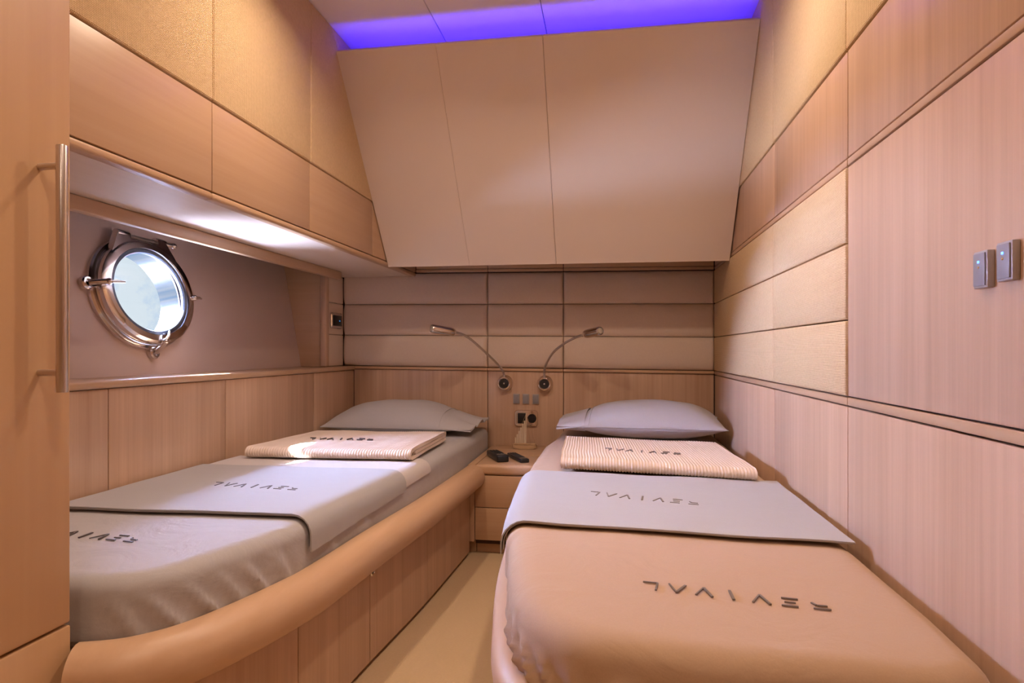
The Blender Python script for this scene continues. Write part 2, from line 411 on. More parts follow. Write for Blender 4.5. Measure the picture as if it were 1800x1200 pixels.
# ------------------------------------------------------------------ porthole
win = root('window_1', PC, 'polished steel round porthole with hinged ring and three screw clamps', kind='structure')
bm = bmesh.new(); lathe(bm, [(.150, -.06), (.150, .014), (.156, .018), (.186, .018), (.190, .012), (.190, .001), (.158, .001), (.1555, -.06)], MP, 72, closed=True)
link('frame', bm, STEEL, win, smooth=True, ang=35)
MD = PM(0, 0, .024) @ Matrix.Rotation(R(-2.2), 4, 'Y') @ Matrix.Diagonal((OV, 1, 1, 1))
bm = bmesh.new(); lathe(bm, [(.143, 0), (.143, .022), (.147, .030), (.166, .030), (.174, .024), (.176, .014), (.174, .0)], MD, 72, closed=True)
ring = link('hinged_ring', bm, STEEL, win, smooth=True, ang=35)
bm = bmesh.new(); lathe(bm, [(.1425, .009), (.1425, .021), (.134, .024), (.131, .019), (.134, .009)], MD, 72, closed=True)
link('gasket', bm, plain('blue_grey_rubber', (.10, .13, .19), .35), ring, smooth=True)
bm = bmesh.new(); lathe(bm, [(0, .010), (.1415, .010), (.1415, .016), (0, .016)], MD, 72); link('glass_pane', bm, GLASS, ring, smooth=True, ang=30)
# hinge: a tapered lug above the ring with a barrel through it
bm = bmesh.new()
def lug(pts, n0, n1, M):
    a = [bm.verts.new(M @ Vector((y, u, n0))) for y, u in pts]; c = [bm.verts.new(M @ Vector((y, u, n1))) for y, u in pts]
    for i in range(len(pts)): bm.faces.new((a[i], a[(i+1) % len(pts)], c[(i+1) % len(pts)], c[i]))
    bm.faces.new(a); bm.faces.new(c)
lug([(-.128, .108), (-.095, .184), (-.050, .190), (-.048, .172), (.056, .172), (.058, .190), (.086, .184), (.130, .105), (.10, .132), (.05, .154), (0, .160), (-.05, .154), (-.10, .126)], .004, .026, MD)
hg = link('hinge', bm, STEEL, win, smooth=True, ang=25)
bm = bmesh.new(); cyl(bm, PM(-.105, .186, .035) @ Vector(), PM(-.054, .186, .035) @ Vector(), .013, n=20, bev=.002); cyl(bm, PM(.064, .186, .035) @ Vector(), PM(.112, .186, .035) @ Vector(), .013, n=20, bev=.002)
link('barrel', bm, STEEL, hg, smooth=True)
bm = bmesh.new(); cyl(bm, PM(-.054, .185, .030) @ Vector(), PM(.064, .185, .030) @ Vector(), .0075, n=16); link('pin', bm, BRUSH, hg, smooth=True)
bm = bmesh.new(); cyl(bm, PM(.112, .184, .035) @ Vector(), PM(.145, .180, .045) @ Vector(), .008, n=16, bev=.002); sphere(bm, PM(.145, .180, .047) @ Vector(), .011); link('pin_knob', bm, STEEL, hg, smooth=True)
def clamp(a, wing_dir, wing_len):
    c, s = math.cos(R(a)), math.sin(R(a)); rad = .200
    y, u = rad*c*OV*.985, rad*s
    bm = bmesh.new()
    lathe(bm, [(0, .0), (.019, .0), (.021, .004), (.021, .016), (.017, .020), (.012, .020), (.010, .014), (0, .014)], PM(y, u, .001), 28)
    k = link('clamp', bm, STEEL, win, smooth=True, ang=35)
    bm = bmesh.new()
    p0 = PM(y, u, .022) @ Vector(); p1 = PM(y-.030*c, u-.030*s, .062) @ Vector()
    tube(bm, [p0, (p0+p1)/2+e_n*.004, p1], .0085, 14); sphere(bm, p1, .0105); link('swing_bolt', bm, STEEL, k, smooth=True)
    bm = bmesh.new()
    wy, wu = wing_dir
    p2 = p1+e_y*wy*wing_len+e_u*wu*wing_len+e_n*.006
    tube(bm, [p1, p1*.5+p2*.5+e_n*.006, p2], lambda q: .0065-.0035*q, 12); link('wing', bm, STEEL, k, smooth=True)
clamp(176, (1, .05), .055)
clamp(-2, (1, -.1), .030)
clamp(-88, (.5, .85), .040)

# ------------------------------------------------------------------ overhead cabinet on the left, fabric above
ZL = .385
oc = root('overhead_cabinet', (XL, 1.9, ZL), 'long pale wood overhead cabinet with fabric front above, over the left bed', 'cabinet')
link('carcass', B(-1.315, XL-.018, .888, YB-.004, ZL+.022, ZC-.003), GROOVE, oc)
yd = (.888, 1.435, 1.953, 2.507, YB-.004)
for y0, y1 in zip(yd[:-1], yd[1:]):
    link('door', B(XL-.018, XL, y0+G*.6, y1-G*.6, ZL+.0195, ZW-.002, bev=.002), WOOD_Y, oc, smooth=True, ang=30)
    link('fabric_panel', B(XL-.018, XL+.004, y0+.0008, y1-.0008, ZW+.0012, ZC-.001, bev=.006, seg=3), WEAVE, oc, smooth=True, ang=60)
for y0, y1 in ((.888, 1.435), (1.435, YB-.004)):
    link('lip', B(XL-.03, XL+.002, y0+G*.3, y1-G*.3, ZL-.002, ZL+.0165, bev=.007, seg=4), WOOD_Y, oc, smooth=True, ang=30)
link('underside', B(-1.312, XL-.028, .888, YB-.004, ZL, ZL+.02, bev=.001, seg=1), SOFFIT, oc, label='pale satin underside')
link('underside', B(-1.47, -1.3145, 2.862, YB-.012, ZL, ZL+.02, bev=.001, seg=1), SOFFIT, oc, label='pale satin underside')
link('downstand', B(-1.325, -1.298, .888, 2.86, ZL-.040, ZL-.001, bev=.005, seg=3), WOOD_Y, oc, smooth=True, ang=30)

# ------------------------------------------------------------------ sloped overhead panel, floating in front of the back wall, with the light strip behind
op = root('sloped_overhead_panel', (-.25, 2.5, .375), 'cream sloped overhead panel in three sections across the far end', 'panel')
PB, PT = Vector((0, 2.686, .375)), Vector((0, 2.147, 1.092))
pd = (PT-PB); pn = Vector((0, -pd.z, pd.y)).normalized()         # faces the room and down
if pn.y > 0: pn = -pn
def psec(x0, x1):
    bm = B(x0, x1, 0, 1, -.016, 0, bev=0)
    for v in bm.verts:
        q = PB+pd*v.co.y+pn*(v.co.z); v.co = Vector((v.co.x, q.y, q.z))
        v.co.z += fall(v.co.x)*.35
    bmesh.ops.bevel(bm, geom=bm.edges[:], offset=.0022, segments=2, affect='EDGES', profile=.5)
    return bm
for x0, x1 in ((XL+.006, SX1-.0026), (SX1+.0026, SX2-.003), (SX2+.003, XR-.008)):
    link('panel', psec(x0, x1), WHITE, op, smooth=True, ang=30)
link('added_light_blocker', B(XL+.008, XR-.008, 2.385, YB-.045, .80, .812), CEIL, op)  # unseen board added to keep the blue strip light off the headboard
bm = B(XL+.012, XR-.014, .006, .994, -.022, -.017)
for v in bm.verts:
    q = PB+pd*v.co.y+pn*v.co.z; v.co = Vector((v.co.x, q.y, q.z+fall(v.co.x)*.35))
link('backing', bm, GROOVE, op)
bm = bmesh.new()
q0 = PB+pd*.93-pn*.034
box(bm, XL+.03, XR-.03, q0.y-.006, q0.y+.006, q0.z-.004, q0.z+.004)
link('light_strip', bm, COVE, op, label='blue light strip')

# ------------------------------------------------------------------ wardrobe at the near left
XD = -.870; YE = .886
wa = root('wardrobe', (-1.1, .3, ZF), 'tall pale wood wardrobe at the near left with long bar handle', 'wardrobe')
link('body', B(-1.335, XD-.022, YN+.01, YE, ZF+.002, ZC-.002, bev=.003), WOOD_D, wa, smooth=True, ang=30)
link('door', B(XD-.0215, XD, .28, YE-.0005, -.442, ZC-.01, bev=.004, seg=3), WOOD_D, wa, smooth=True, ang=30)
dr = [o for o in wa.children if o.name.startswith('door')][0]
link('door', B(XD-.0215, XD, YN+.02, .277, -.442, ZC-.01, bev=.004, seg=3), WOOD_D, wa, smooth=True, ang=30)
link('lower_panel', B(XD-.0215, XD, YN+.02, YE-.0005, ZF+.003, -.4465, bev=.003, seg=2), WOOD_D, wa, smooth=True, ang=30)
bm = bmesh.new()
yh = .829; xh = XD+.040
cyl(bm, (xh, yh, -.064), (xh, yh, .314), .0082, n=28, bev=.001)
for z in (.283, -.034): cyl(bm, (XD-.0005, yh, z), (xh, yh, z), .0052, n=18)
link('handle', bm, BRUSH, dr, smooth=True, label='long brushed steel bar handle')

# ------------------------------------------------------------------ beds
def offset2(path, d):
    out = []
    for i, p in enumerate(path):
        a = path[max(i-1, 0)]; c = path[min(i+1, len(path)-1)]
        t_ = Vector((c[0]-a[0], c[1]-a[1])).normalized()
        out.append(Vector((p[0]-t_.y*d, p[1]+t_.x*d)))
    return out
def resample(path, n):
    L = [0]
    for a, c in zip(path[:-1], path[1:]): L.append(L[-1]+(Vector(c)-Vector(a)).length)
    out = []; j = 0
    for k in range(n+1):
        s = L[-1]*k/n
        while j < len(L)-2 and L[j+1] < s: j += 1
        q = (s-L[j])/max(1e-9, L[j+1]-L[j]); out.append(Vector(path[j]).lerp(Vector(path[j+1]), q))
    return out, L[-1]
def interp_x(path, y):
    best = None
    for a, c in zip(path[:-1], path[1:]):
        if (a[1]-y)*(c[1]-y) <= 0 and abs(a[1]-c[1]) > 1e-9:
            q = (y-a[1])/(c[1]-a[1]); return a[0]+(c[0]-a[0])*q
    return min(path, key=lambda p: abs(p[1]-y))[0]

# centre lines of the two rounded rails, from the head towards the foot
LP = [Vector(p) for p in catmull([(-.572, 2.548), (-.578, 2.40), (-.598, 1.986), (-.631, 1.593), (-.650, 1.305), (-.664, 1.215), (-.697, 1.085), (-.738, .98), (-.795, .915), (-.862, .886)], 12)]
RP = [Vector(p) for p in catmull([(-.262, 2.548), (-.262, 2.1), (-.248, 1.75), (-.222, 1.42), (-.190, 1.2), (-.158, 1.03), (-.120, .93), (-.065, .868), (.02, .833), (.20, .815), (.488, .806)], 12)]

def bed_base(name, path, sgn, wall_x, cz, rr, label, seams):
    """sgn +1: the aisle lies on the +X side of the bed"""
    rt = root(name, (wall_x*.5+path[20].x*.5, 1.8, ZF), label, 'bed base')
    bm = bmesh.new(); tube(bm, [(p.x, p.y, cz) for p in path], rr, 24, rz=rr*1.02)
    link('rail', bm, WOOD_R, rt, smooth=True, ang=50, label='thick rounded rail')
    inn = offset2(path, -.016*sgn*1)       # face of the front panels
    inn2 = offset2(path, -.034*sgn*1)
    # solid body under the mattress
    foot = path[-1]
    poly = [(p.x, p.y) for p in inn2]
    if sgn > 0: poly += [(-1.336, inn2[-1].y), (-1.336, inn2[0].y)]
    else: poly += [(wall_x-.002, inn2[0].y)]
    bm = bmesh.new(); prism(bm, poly, ZF+.016, cz+(.0205 if sgn > 0 else .0405)); link('body', bm, WOOD_Z, rt)
    pl = offset2(path, -.075*sgn)
    poly = [(p.x, p.y) for p in pl]
    if sgn > 0: poly += [(-1.336, pl[-1].y), (-1.336, pl[0].y)]
    else: poly += [(wall_x-.002, pl[0].y)]
    bm = bmesh.new(); prism(bm, poly, ZF+.001, ZF+.0155); link('plinth', bm, GROOVE, rt)
    # fronts
    dn, L = resample(inn, 160)
    cuts = [0]+[min(range(len(dn)), key=lambda i: abs(dn[i].y-y)) for y in seams]+[len(dn)-1]
    for a, c in zip(cuts[:-1], cuts[1:]):
        seg = dn[a:c+1]
        t0 = (seg[1]-seg[0]).normalized()*G; t1 = (seg[-1]-seg[-2]).normalized()*G
        seg = [seg[0]+t0]+seg[1:-1]+[seg[-1]-t1]
        bk = offset2(seg, -.015*sgn)
        bm = bmesh.new()
        slab(bm, lambda u, v: Vector((seg[round(u*(len(seg)-1))].x, seg[round(u*(len(seg)-1))].y, ZF+.015+v*(cz-.03-ZF-.015))),
             lambda u, v: Vector((bk[round(u*(len(seg)-1))].x, bk[round(u*(len(seg)-1))].y, ZF+.015+v*(cz-.03-ZF-.015))), len(seg)-1, 2)
        link('front_panel', bm, WOOD_Z, rt, smooth=True, ang=30)
    return rt
bl = bed_base('bed_base', LP, 1, -1.336, -.530, .050, 'pale wood left bed base with rounded rail and round push latch', (2.02, 1.60, 1.258))
br = bed_base('bed_base', RP, -1, XR, -.540, .040, 'pale wood right bed base curving around the foot of the taupe bed', (2.0, 1.5, 1.1))
# push latch on the left base
lx = interp_x(offset2(LP, -.016), 1.60)
bm = bmesh.new(); lathe(bm, [(0, .001), (.011, .001), (.013, .004), (.013, .008), (.010, .011), (.008, .0085), (0, .0085)], Matrix.Translation((lx, 1.60, -.598)) @ Matrix.Rotation(R(90), 4, 'Y'), 28)
pk = link('push_latch', bm, STEEL, bl, smooth=True, ang=35, label='round chrome push latch')
bm = bmesh.new(); lathe(bm, [(0, .0086), (.0075, .0086), (.0065, .0105), (0, .011)], Matrix.Translation((lx, 1.60, -.598)) @ Matrix.Rotation(R(90), 4, 'Y'), 20); link('latch_button', bm, BLACK, pk, smooth=True)

ZM = -.385                                    # mattress top
def mattress(name, outline, closed_pts, z0, z1, r, folds, mat, label, seed):
    """outline: open path along the free side; closed_pts close it along the walls"""
    loop, L = resample([Vector(p) for p in list(outline)+list(closed_pts)+[outline[0]]], 520)
    loop = loop[:-1]; n = len(loop)
    area = sum(loop[i].x*loop[(i+1) % n].y-loop[(i+1) % n].x*loop[i].y for i in range(n))
    if area < 0: loop.reverse()
    nor = []
    for i in range(n):
        a = loop[(i-2) % n]; c = loop[(i+2) % n]; t_ = (c-a).normalized(); nor.append(Vector((t_.y, -t_.x)))
    cx = sum(p.x for p in loop)/n; cy = sum(p.y for p in loop)/n
    bm = bmesh.new(); rings = []
    def side(i, hfrac):
        p = loop[i]; d = 0
        for (fx, fy, w, amp, lean) in folds:
            q = ((p.x-fx)*(-nor[i].y)+(p.y-fy)*nor[i].x)   # along the side
            if abs(q) < .2 and (p-Vector((fx, fy))).length < .25:
                s = (q-lean*hfrac)/w
                d += (amp*math.exp(-abs(s)**1.25)-amp*.3*math.exp(-((s-1.8)/.8)**2))*(hfrac**.65)*(1-.55*max(0, hfrac-.55)/.45)
        d += .0022*nz(p.x*13, p.y*13, hfrac*4+seed)*hfrac
        return d
    NS = 16
    for k in range(NS):
        hf = 1-k/NS
        z = z0+(z1-r-z0)*k/NS
        tuck = -.012*max(0, (hf-.8)/.2)**2
        rings.append([bm.verts.new((loop[i].x+nor[i].x*(side(i, hf)+tuck), loop[i].y+nor[i].y*(side(i, hf)+tuck), z)) for i in range(n)])
    for k in range(9):
        a = math.pi/2*k/8
        d = -r*(1-math.cos(a)); z = z1-r+r*math.sin(a)
        rings.append([bm.verts.new((loop[i].x+nor[i].x*d, loop[i].y+nor[i].y*d, z+.0012*nz(loop[i].x*9, loop[i].y*9, seed))) for i in range(n)])
    base = [Vector((loop[i].x-nor[i].x*r, loop[i].y-nor[i].y*r)) for i in range(n)]
    for s in (.96, .9, .8, .68, .55, .4, .25, .12):
        rings.append([bm.verts.new((cx+(b.x-cx)*s, cy+(b.y-cy)*s, z1+.002*(1-s)+.0022*nz((cx+(b.x-cx)*s)*6, (cy+(b.y-cy)*s)*6, seed))) for b in base])
    for a, c in zip(rings[:-1], rings[1:]):
        for i in range(n): bm.faces.new((a[i], a[(i+1) % n], c[(i+1) % n], c[i]))
    bm.faces.new(rings[-1]); bm.faces.new(rings[0])
    o = link(name, bm, mat, smooth=True, ang=60)
    return tag(o, label, 'mattress')
LM = [p for p in offset2(LP, -.034)]
LM = [Vector((-.606, 3.03)), Vector((-.604, 2.75))]+LM
while LM[-1].x < -.87: LM.pop()
LM += [Vector((-.93, LM[-1].y-.004))]
lfolds = [(-.668, 1.20, .014, .013, .05), (-.69, 1.12, .010, .018, .07), (-.715, 1.065, .008, .015, .07), (-.75, 1.005, .011, .018, .08), (-.80, .96, .009, .018, .07), (-.84, .935, .009, .014, .05), (-.652, 1.40, .018, .008, .05), (-.640, 1.60, .018, .007, .03)]
mat_l = mattress('mattress', LM, [Vector((-1.331, LM[-1].y-.002)), Vector((-1.331, 3.05)), Vector((-.65, 3.05))], -.508, ZM, .034, lfolds, SHEET, 'left mattress in a fitted grey sheet beneath the porthole', 1.0)
RM = [p for p in offset2(RP, -.008)]
RM = [Vector((-.245, 3.03)), Vector((-.255, 2.75))]+[Vector((p.x-.008, p.y)) if p.y > 1.3 else p for p in RM]
RM = [p for p in RM if not (p.y < 1 and p.x > .43)]
rfolds = [(-.212, 1.24, .016, .006, .02), (-.185, 1.12, .014, .010, .02), (-.166, 1.05, .010, .018, .03), (-.148, .99, .009, .020, .04), (-.125, .94, .010, .026, .06), (-.095, .90, .010, .024, .05), (-.045, .872, .010, .016, .03), (.03, .842, .012, .030, -.05), (.17, .825, .014, .016, -.03)]
mat_r = mattress('mattress', RM, [Vector((.458, .822)), Vector((.471, .86)), Vector((.478, 1.0)), Vector((.478, 3.05)), Vector((-.20, 3.05))], -.498, ZM, .046, rfolds, SHEET_T, 'right mattress in a fitted taupe sheet beside the wood wall', 5.0)

def bed_top(x, y, seed): return ZM+.004+.0022*nz(x*6, y*6, seed)

# -------- embroidered word, letters upright when read from the head end
GL = {
 'R': [((0, .92), (.92, .92), .09), ((.12, .56), (.66, .56), .09), ((.70, .56), (.92, .30), .09)],
 'E': [((.10, .92), (1, .92), .09), ((.18, .52), (.80, .52), .08), ((.0, .08), (.92, .08), .09)],
 'V': [((0, 1), (.52, .04), .11), ((.52, .04), (.96, .98), .07)],
 'I': [((.40, 1), (.62, 0), .12)],
 'A': [((.0, .02), (.48, .96), .11), ((.48, .96), (1, 0), .07)],
 'L': [((.10, 1), (.10, .08), .09), ((.10, .08), (1, .08), .09)],
}
def word(parent, p_first, p_last, h, zf, mat, lw=.62, lift=.0016):
    d = Vector((p_last[0]-p_first[0], p_last[1]-p_first[1])); tot = d.length; d.normalize(); up = Vector((-d.y, d.x))
    pitch = tot/(6+lw)
    for i, ch in enumerate('REVIVAL'):
        bm = bmesh.new()
        o = Vector(p_first)+d*pitch*i
        for (a, c, w) in GL[ch]:
            A = Vector((a[0]*pitch*lw, a[1]*h)); Cc = Vector((c[0]*pitch*lw, c[1]*h)); t_ = (Cc-A).normalized(); s_ = Vector((-t_.y, t_.x))*w*h*.5
            def f(u, v, dz):
                q = A.lerp(Cc, u)+s_*(2*v-1); P = o+d*q.x+up*q.y
                return Vector((P.x, P.y, zf(P.x, P.y)+dz))
            slab(bm, lambda u, v: f(u, v, lift), lambda u, v: f(u, v, -.0008), 4, 1)
        link('embroidered_letter', bm, mat, parent)
word(mat_r, (.326, 1.010), (.053, 1.052), .036, lambda x, y: bed_top(x, y, 5.0)-.0015, EMB2, lift=.0012)
word(mat_l, (-.940, 1.137), (-1.212, 1.165), .036, lambda x, y: bed_top(x, y, 1.0)-.0015, EMB, lift=.0012)

# -------- folded top sheets laid across each bed and down the aisle side
def drape(edge_path, sgn, wall_x, y_near, y_far, drop_near, drop_far, lift, th, seed, r=.034, nu=46, nv=60, wall_gap=.012):
    """u along the bed, v from the wall to the hanging hem"""
    bm = bmesh.new()
    def surf(u, v, h):
        xw = wall_x+sgn*wall_gap
        yn = y_near[0]+(y_near[1]-y_near[0])*v; yf = y_far[0]+(y_far[1]-y_far[0])*v
        yn += .004*nz(v*5, seed); yf += .006*nz(v*6, seed+9)
        y = yn+(yf-yn)*u
        xe = interp_x(edge_path, y)
        flat = abs(xe-xw)-r; arc = r*math.pi/2
        drop = drop_near+(drop_far-drop_near)*u
        tot = flat+arc+drop; s = tot*v
        if s <= flat:
            x = xw+sgn*s; z = ZM+.002; nx, nzv = 0, 1
        elif s <= flat+arc:
            a = (s-flat)/r; x = xe-sgn*r+sgn*r*math.sin(a); z = ZM+.002-r*(1-math.cos(a)); nx, nzv = sgn*math.sin(a), math.cos(a)
        else:
            x = xe; z = ZM+.002-r-(s-flat-arc); nx, nzv = sgn, 0
        wv = .0022*nz(x*6, y*6, seed if s <= flat else seed)+(.004*nz(y*22, seed)*max(0, (s-flat-arc)) / .05 if s > flat+arc else 0)
        hh = h+wv+(.003 if nx else .003)
        return Vector((x+nx*hh, y, z+nzv*hh))
    slab(bm, lambda u, v: surf(u, v, lift+th), lambda u, v: surf(u, v, lift), nu, nv)
    return bm
fl = root('folded_sheet', (-1.0, 1.6, ZM), 'grey folded top sheet with pale band across the left bed', 'bed sheet')
EL = LM
link('under_layer', drape(EL, 1, -1.331, (1.296, 1.326), (2.05, 2.09), .034, .004, .0008, .0024, 1.0), BAND, fl, smooth=True, ang=50, label='pale under layer')
tl = link('top_layer', drape(EL, 1, -1.331, (1.290, 1.318), (1.845, 1.86), .040, .020, .0060, .0032, 1.0), COVER, fl, smooth=True, ang=50)
word(tl, (-.826, 1.572), (-1.094, 1.592), .038, lambda x, y: bed_top(x, y, 1.0)+.0098, EMB)
fr = root('folded_sheet', (.1, 1.6, ZM), 'grey folded top sheet across the right bed below the waffle blanket', 'bed sheet')
link('under_layer', drape(RM, -1, .478, (1.300, 1.356), (1.80, 1.82), .012, .006, .0008, .0024, 5.0, r=.046), BAND, fr, smooth=True, ang=50)
tr = link('top_layer', drape(RM, -1, .478, (1.286, 1.348), (1.86, 1.92), .020, .012, .0060, .0032, 5.0, r=.046), COVER, fr, smooth=True, ang=50)
word(tr, (.217, 1.580), (-.051, 1.645), .040, lambda x, y: bed_top(x, y, 5.0)+.0098, EMB2)

# -------- folded waffle blankets
def waffle(corners, z, seed, label):
    """corners: front left, front right, back right, back left"""
    c = [Vector(p) for p in corners]
    W_ = (c[1]-c[0]).length; D_ = (c[3]-c[0]).length
    path = []                                             # (distance from the front edge, height): one cloth folded in three
    for k in range(22): path.append((D_-.012-(D_-.030)*k/21, .0055))
    for k in range(1, 10):
        a = math.pi*k/10; path.append((.018-.018*math.sin(a), .0055+.013*(1-math.cos(a))))
    for k in range(26): path.append((.018+(D_-.034)*k/25, .0315))
    for k in range(1, 6):
        a = math.pi*k/6; path.append((D_-.016+.0065*math.sin(a), .0315-.0065*(1-math.cos(a))))
    for k in range(14): path.append((D_-.016-(D_-.07)*k/13, .0185))
    NW = 248; ribs = W_/.0092
    def place(w, d, h):
        q = d/D_
        a = c[0].lerp(c[1], w); b_ = c[3].lerp(c[2], w); p = a.lerp(b_, q)
        sag = .004*nz(p.x*5, p.y*5, seed)*(h/.03)+.003*math.sin(w*5+seed)*(h/.03)*(1-q)
        return Vector((p.x, p.y, z+h+max(-.002, sag)))
    bm = bmesh.new(); M_ = len(path)
    def surf(side):
        def f(u, v):
            i = round(u*(M_-1)); a = path[max(i-1, 0)]; b_ = path[min(i+1, M_-1)]
            t_ = Vector((b_[0]-a[0], b_[1]-a[1])).normalized(); nn = Vector((-t_.y, t_.x))  # left of travel
            w = v; edge = .004*nz(u*9, seed+side)
            rib = .0016*math.cos(2*math.pi*ribs*w)
            th = (.0046+rib)*side
            d, h = path[i]; d += -nn.x*th; h += -nn.y*th
            ww = w+(edge/W_)*(2*w-1)
            return place(ww, d, max(.0005, h))
        return f
    slab(bm, surf(1), surf(-1), M_-1, NW)
    o = link('waffle_blanket', bm, WAFFLE, smooth=True, ang=80)
    return tag(o, label, 'blanket', 'cream waffle blankets folded on the two beds')
zwl = ZM+.0125; zwr = ZM+.0145
wl_c = [(-1.255, 1.985), (-.668, 2.015), (-.680, 2.52), (-1.215, 2.46)]
wr_c = [(-.155, 1.935), (.410, 1.848), (.372, 2.35), (-.176, 2.46)]
w1 = waffle(wl_c, zwl, 2.0, 'cream waffle blanket folded on the left bed, one corner brightly sunlit')
w2 = waffle(wr_c, zwr, 6.0, 'cream waffle blanket folded on the right bed in front of its pillow')
def wtop(z, seed, c):
    c = [Vector(p) for p in c]
    def f(x, y): return z+.0368+.004*nz(x*5, y*5, seed)
    return f
word(w1, (-.885, 2.245), (-1.135, 2.222), .033, wtop(zwl, 2.0, wl_c), EMB, lift=.004)
word(w2, (.228, 2.080), (-.018, 2.145), .034, wtop(zwr, 6.0, wr_c), EMB2, lift=.004)

# -------- pillows
def pillow(cx, cy, w, d, up_h, lo_h, z, rot, tilt, seed, flap_side, flap_len, label, shut=.55):
    rt = root('pillow', (cx, cy, z), label, 'pillow', 'grey pillows at the head of the beds')
    M = Matrix.Translation((cx, cy, z+lo_h)) @ Matrix.Rotation(R(rot), 4, 'Z') @ Matrix.Rotation(R(tilt), 4, 'X')
    def outl(u, v):
        x = u*w/2*(1-.05*(1-u*u)*0-.045*(1-v*v)*abs(u)**6*-1*0)
        x = u*w/2*(1-.05*(1-v*v)*abs(u)**4); y = v*d/2*(1-.09*(1-u*u)*0-.07*(1-abs(u)**2)*abs(v)**4*0)
        y = v*d/2*(1-.05*(1-u*u)*abs(v)**4*.6)
        return x, y
    def hgt(u, v): return ((1-abs(u)**2.6)**.62)*((1-abs(v)**2.3)**.60)
    def surf(s, h):
        def f(a, b_):
            u = math.sin((a-.5)*math.pi); v = math.sin((b_-.5)*math.pi)
            x, y = outl(u, v); q = hgt(u, v)
            wr_ = .006*nz(x*8, y*8, seed)*q+.0035*nz(x*24+y*9, y*8, seed+3)*(abs(u)**2)*q**.5+.004*nz(x*30, 2+seed)*math.exp(-((abs(v)-.93)/.12)**2)
            return M @ Vector((x, y, s*(h*q+wr_*(1 if s > 0 else .3))))
        return f
    bm = bmesh.new()
    a = grid(bm, surf(1, up_h), 64, 40); c = grid(bm, surf(-1, lo_h), 64, 40)
    bmesh.ops.remove_doubles(bm, verts=bm.verts, dist=.0008)
    link('cushion', bm, PILLOW, rt, smooth=True, ang=75)
    # seam piping round the middle
    pts = []
    for k in range(121):
        a_ = 2*math.pi*k/120
        u, v = math.cos(a_), math.sin(a_); m_ = max(abs(u), abs(v)); u /= m_; v /= m_
        x, y = outl(u, v); pts.append(M @ Vector((x*1.0, y*1.0, .0)))
    bm = bmesh.new(); tube(bm, pts, .0016, 6, cap=False); link('piping', bm, COVER, rt, smooth=True)
    # sewn line where the case's flap starts
    def line_u(u0):
        ps = []
        for k in range(33):
            b_ = .04+.92*k/32; v = math.sin((b_-.5)*math.pi); x, y = outl(u0, v); ps.append(M @ Vector((x, y, up_h*hgt(u0, v)+.0015)))
        return ps
    bm = bmesh.new(); tube(bm, line_u(flap_side*.80), .0012, 6); link('stitched_hem', bm, COVER, rt, smooth=True)
    # open end of the pillowcase
    bm = bmesh.new()
    def flap(s):
        def f(a, b_):
            u0 = .86+(1+2*flap_len/w-.86)*a; v = math.sin((b_-.5)*math.pi*.985)
            ub_ = flap_side*min(.86+.10*a, .96); x, y = outl(ub_, v)
            q = hgt(flap_side*.86, v)*(1-shut*a)
            x = flap_side*u0*w/2
            yy = v*d/2*(1-.05*a)
            z_ = s*((up_h if s > 0 else lo_h)*q+.003)+a*((.010+.012*(shut > .6))*nz(yy*17, seed+s*(shut < .6))+.010*(shut > .6)-.012*(1 if s > 0 else 0))
            z_ = max(z_, -lo_h+.002)
            return M @ Vector((x+flap_side*(.010*nz(yy*12, 4+seed)*a), yy, z_))
        return f
    def shell(s):
        slab(bm, flap(s), lambda a, b_: flap(s)(a, b_)-Vector((0, 0, .0022*s)), 10, 40)
    shell(1); shell(-1)
    link('case_flap', bm, PILLOW, rt, smooth=True, ang=60)
    return rt
pillow(-1.005, 2.865, .63, .38, .108, .034, ZM+.006, -1, 2, 1.5, 1, .085, 'grey pillow on the left bed with a crumpled case end', .9)
pillow(.165, 2.80, .62, .40, .094, .066, ZM+.005, -3, 2, 4.2, -1, .075, 'grey pillow on the right bed against the wood wall')

# ------------------------------------------------------------------ nightstand between the beds
ns = root('nightstand', (-.43, 2.8, ZF), 'small pale wood nightstand with two drawers between the beds', 'nightstand')
XN0, XN1, YF, ZT = -.566, -.292, 2.552, -.478
link('body', B(XN0, XN1, YF+.018, YB-.012, ZF+.045, ZT-.046), GROOVE, ns)
bm = B(XN0, XN1, YF-.004, 2.788, ZT-.044, ZT, bev=.014, seg=5); link('top', bm, WOOD_X, ns, smooth=True, ang=35)
link('back_top', B(XN0, XN1, 2.791, YB-.012, ZT-.044, ZT+.002, bev=.002), WOOD_X, ns, smooth=True, ang=35)
for z0, z1 in ((-.659, -.523), (-.797, -.659)):
    link('drawer', B(XN0+.001, XN1-.001, YF, YF+.018, z0+G, z1-G, bev=.002), WOOD_X, ns, smooth=True, ang=30)
link('plinth', B(XN0, XN1, YF+.045, YB-.02, ZF+.001, ZF+.045), WOOD_X, ns)
link('side_post', B(XN0-.034, XN0-.002, YF, YF+.04, ZF+.055, ZT-.028, bev=.004, seg=3), WOOD_Z, ns, smooth=True, ang=35)
link('plinth', B(XN0-.034, XN0-.002, YF+.04, YF+.07, ZF+.001, ZF+.055), WOOD_X, ns)
link('filler', B(-.599, XN0-.001, YF+.001, YB-.012, ZT-.0275, ZT-.004, bev=.004, seg=2), WOOD_X, ns, smooth=True, ang=35)

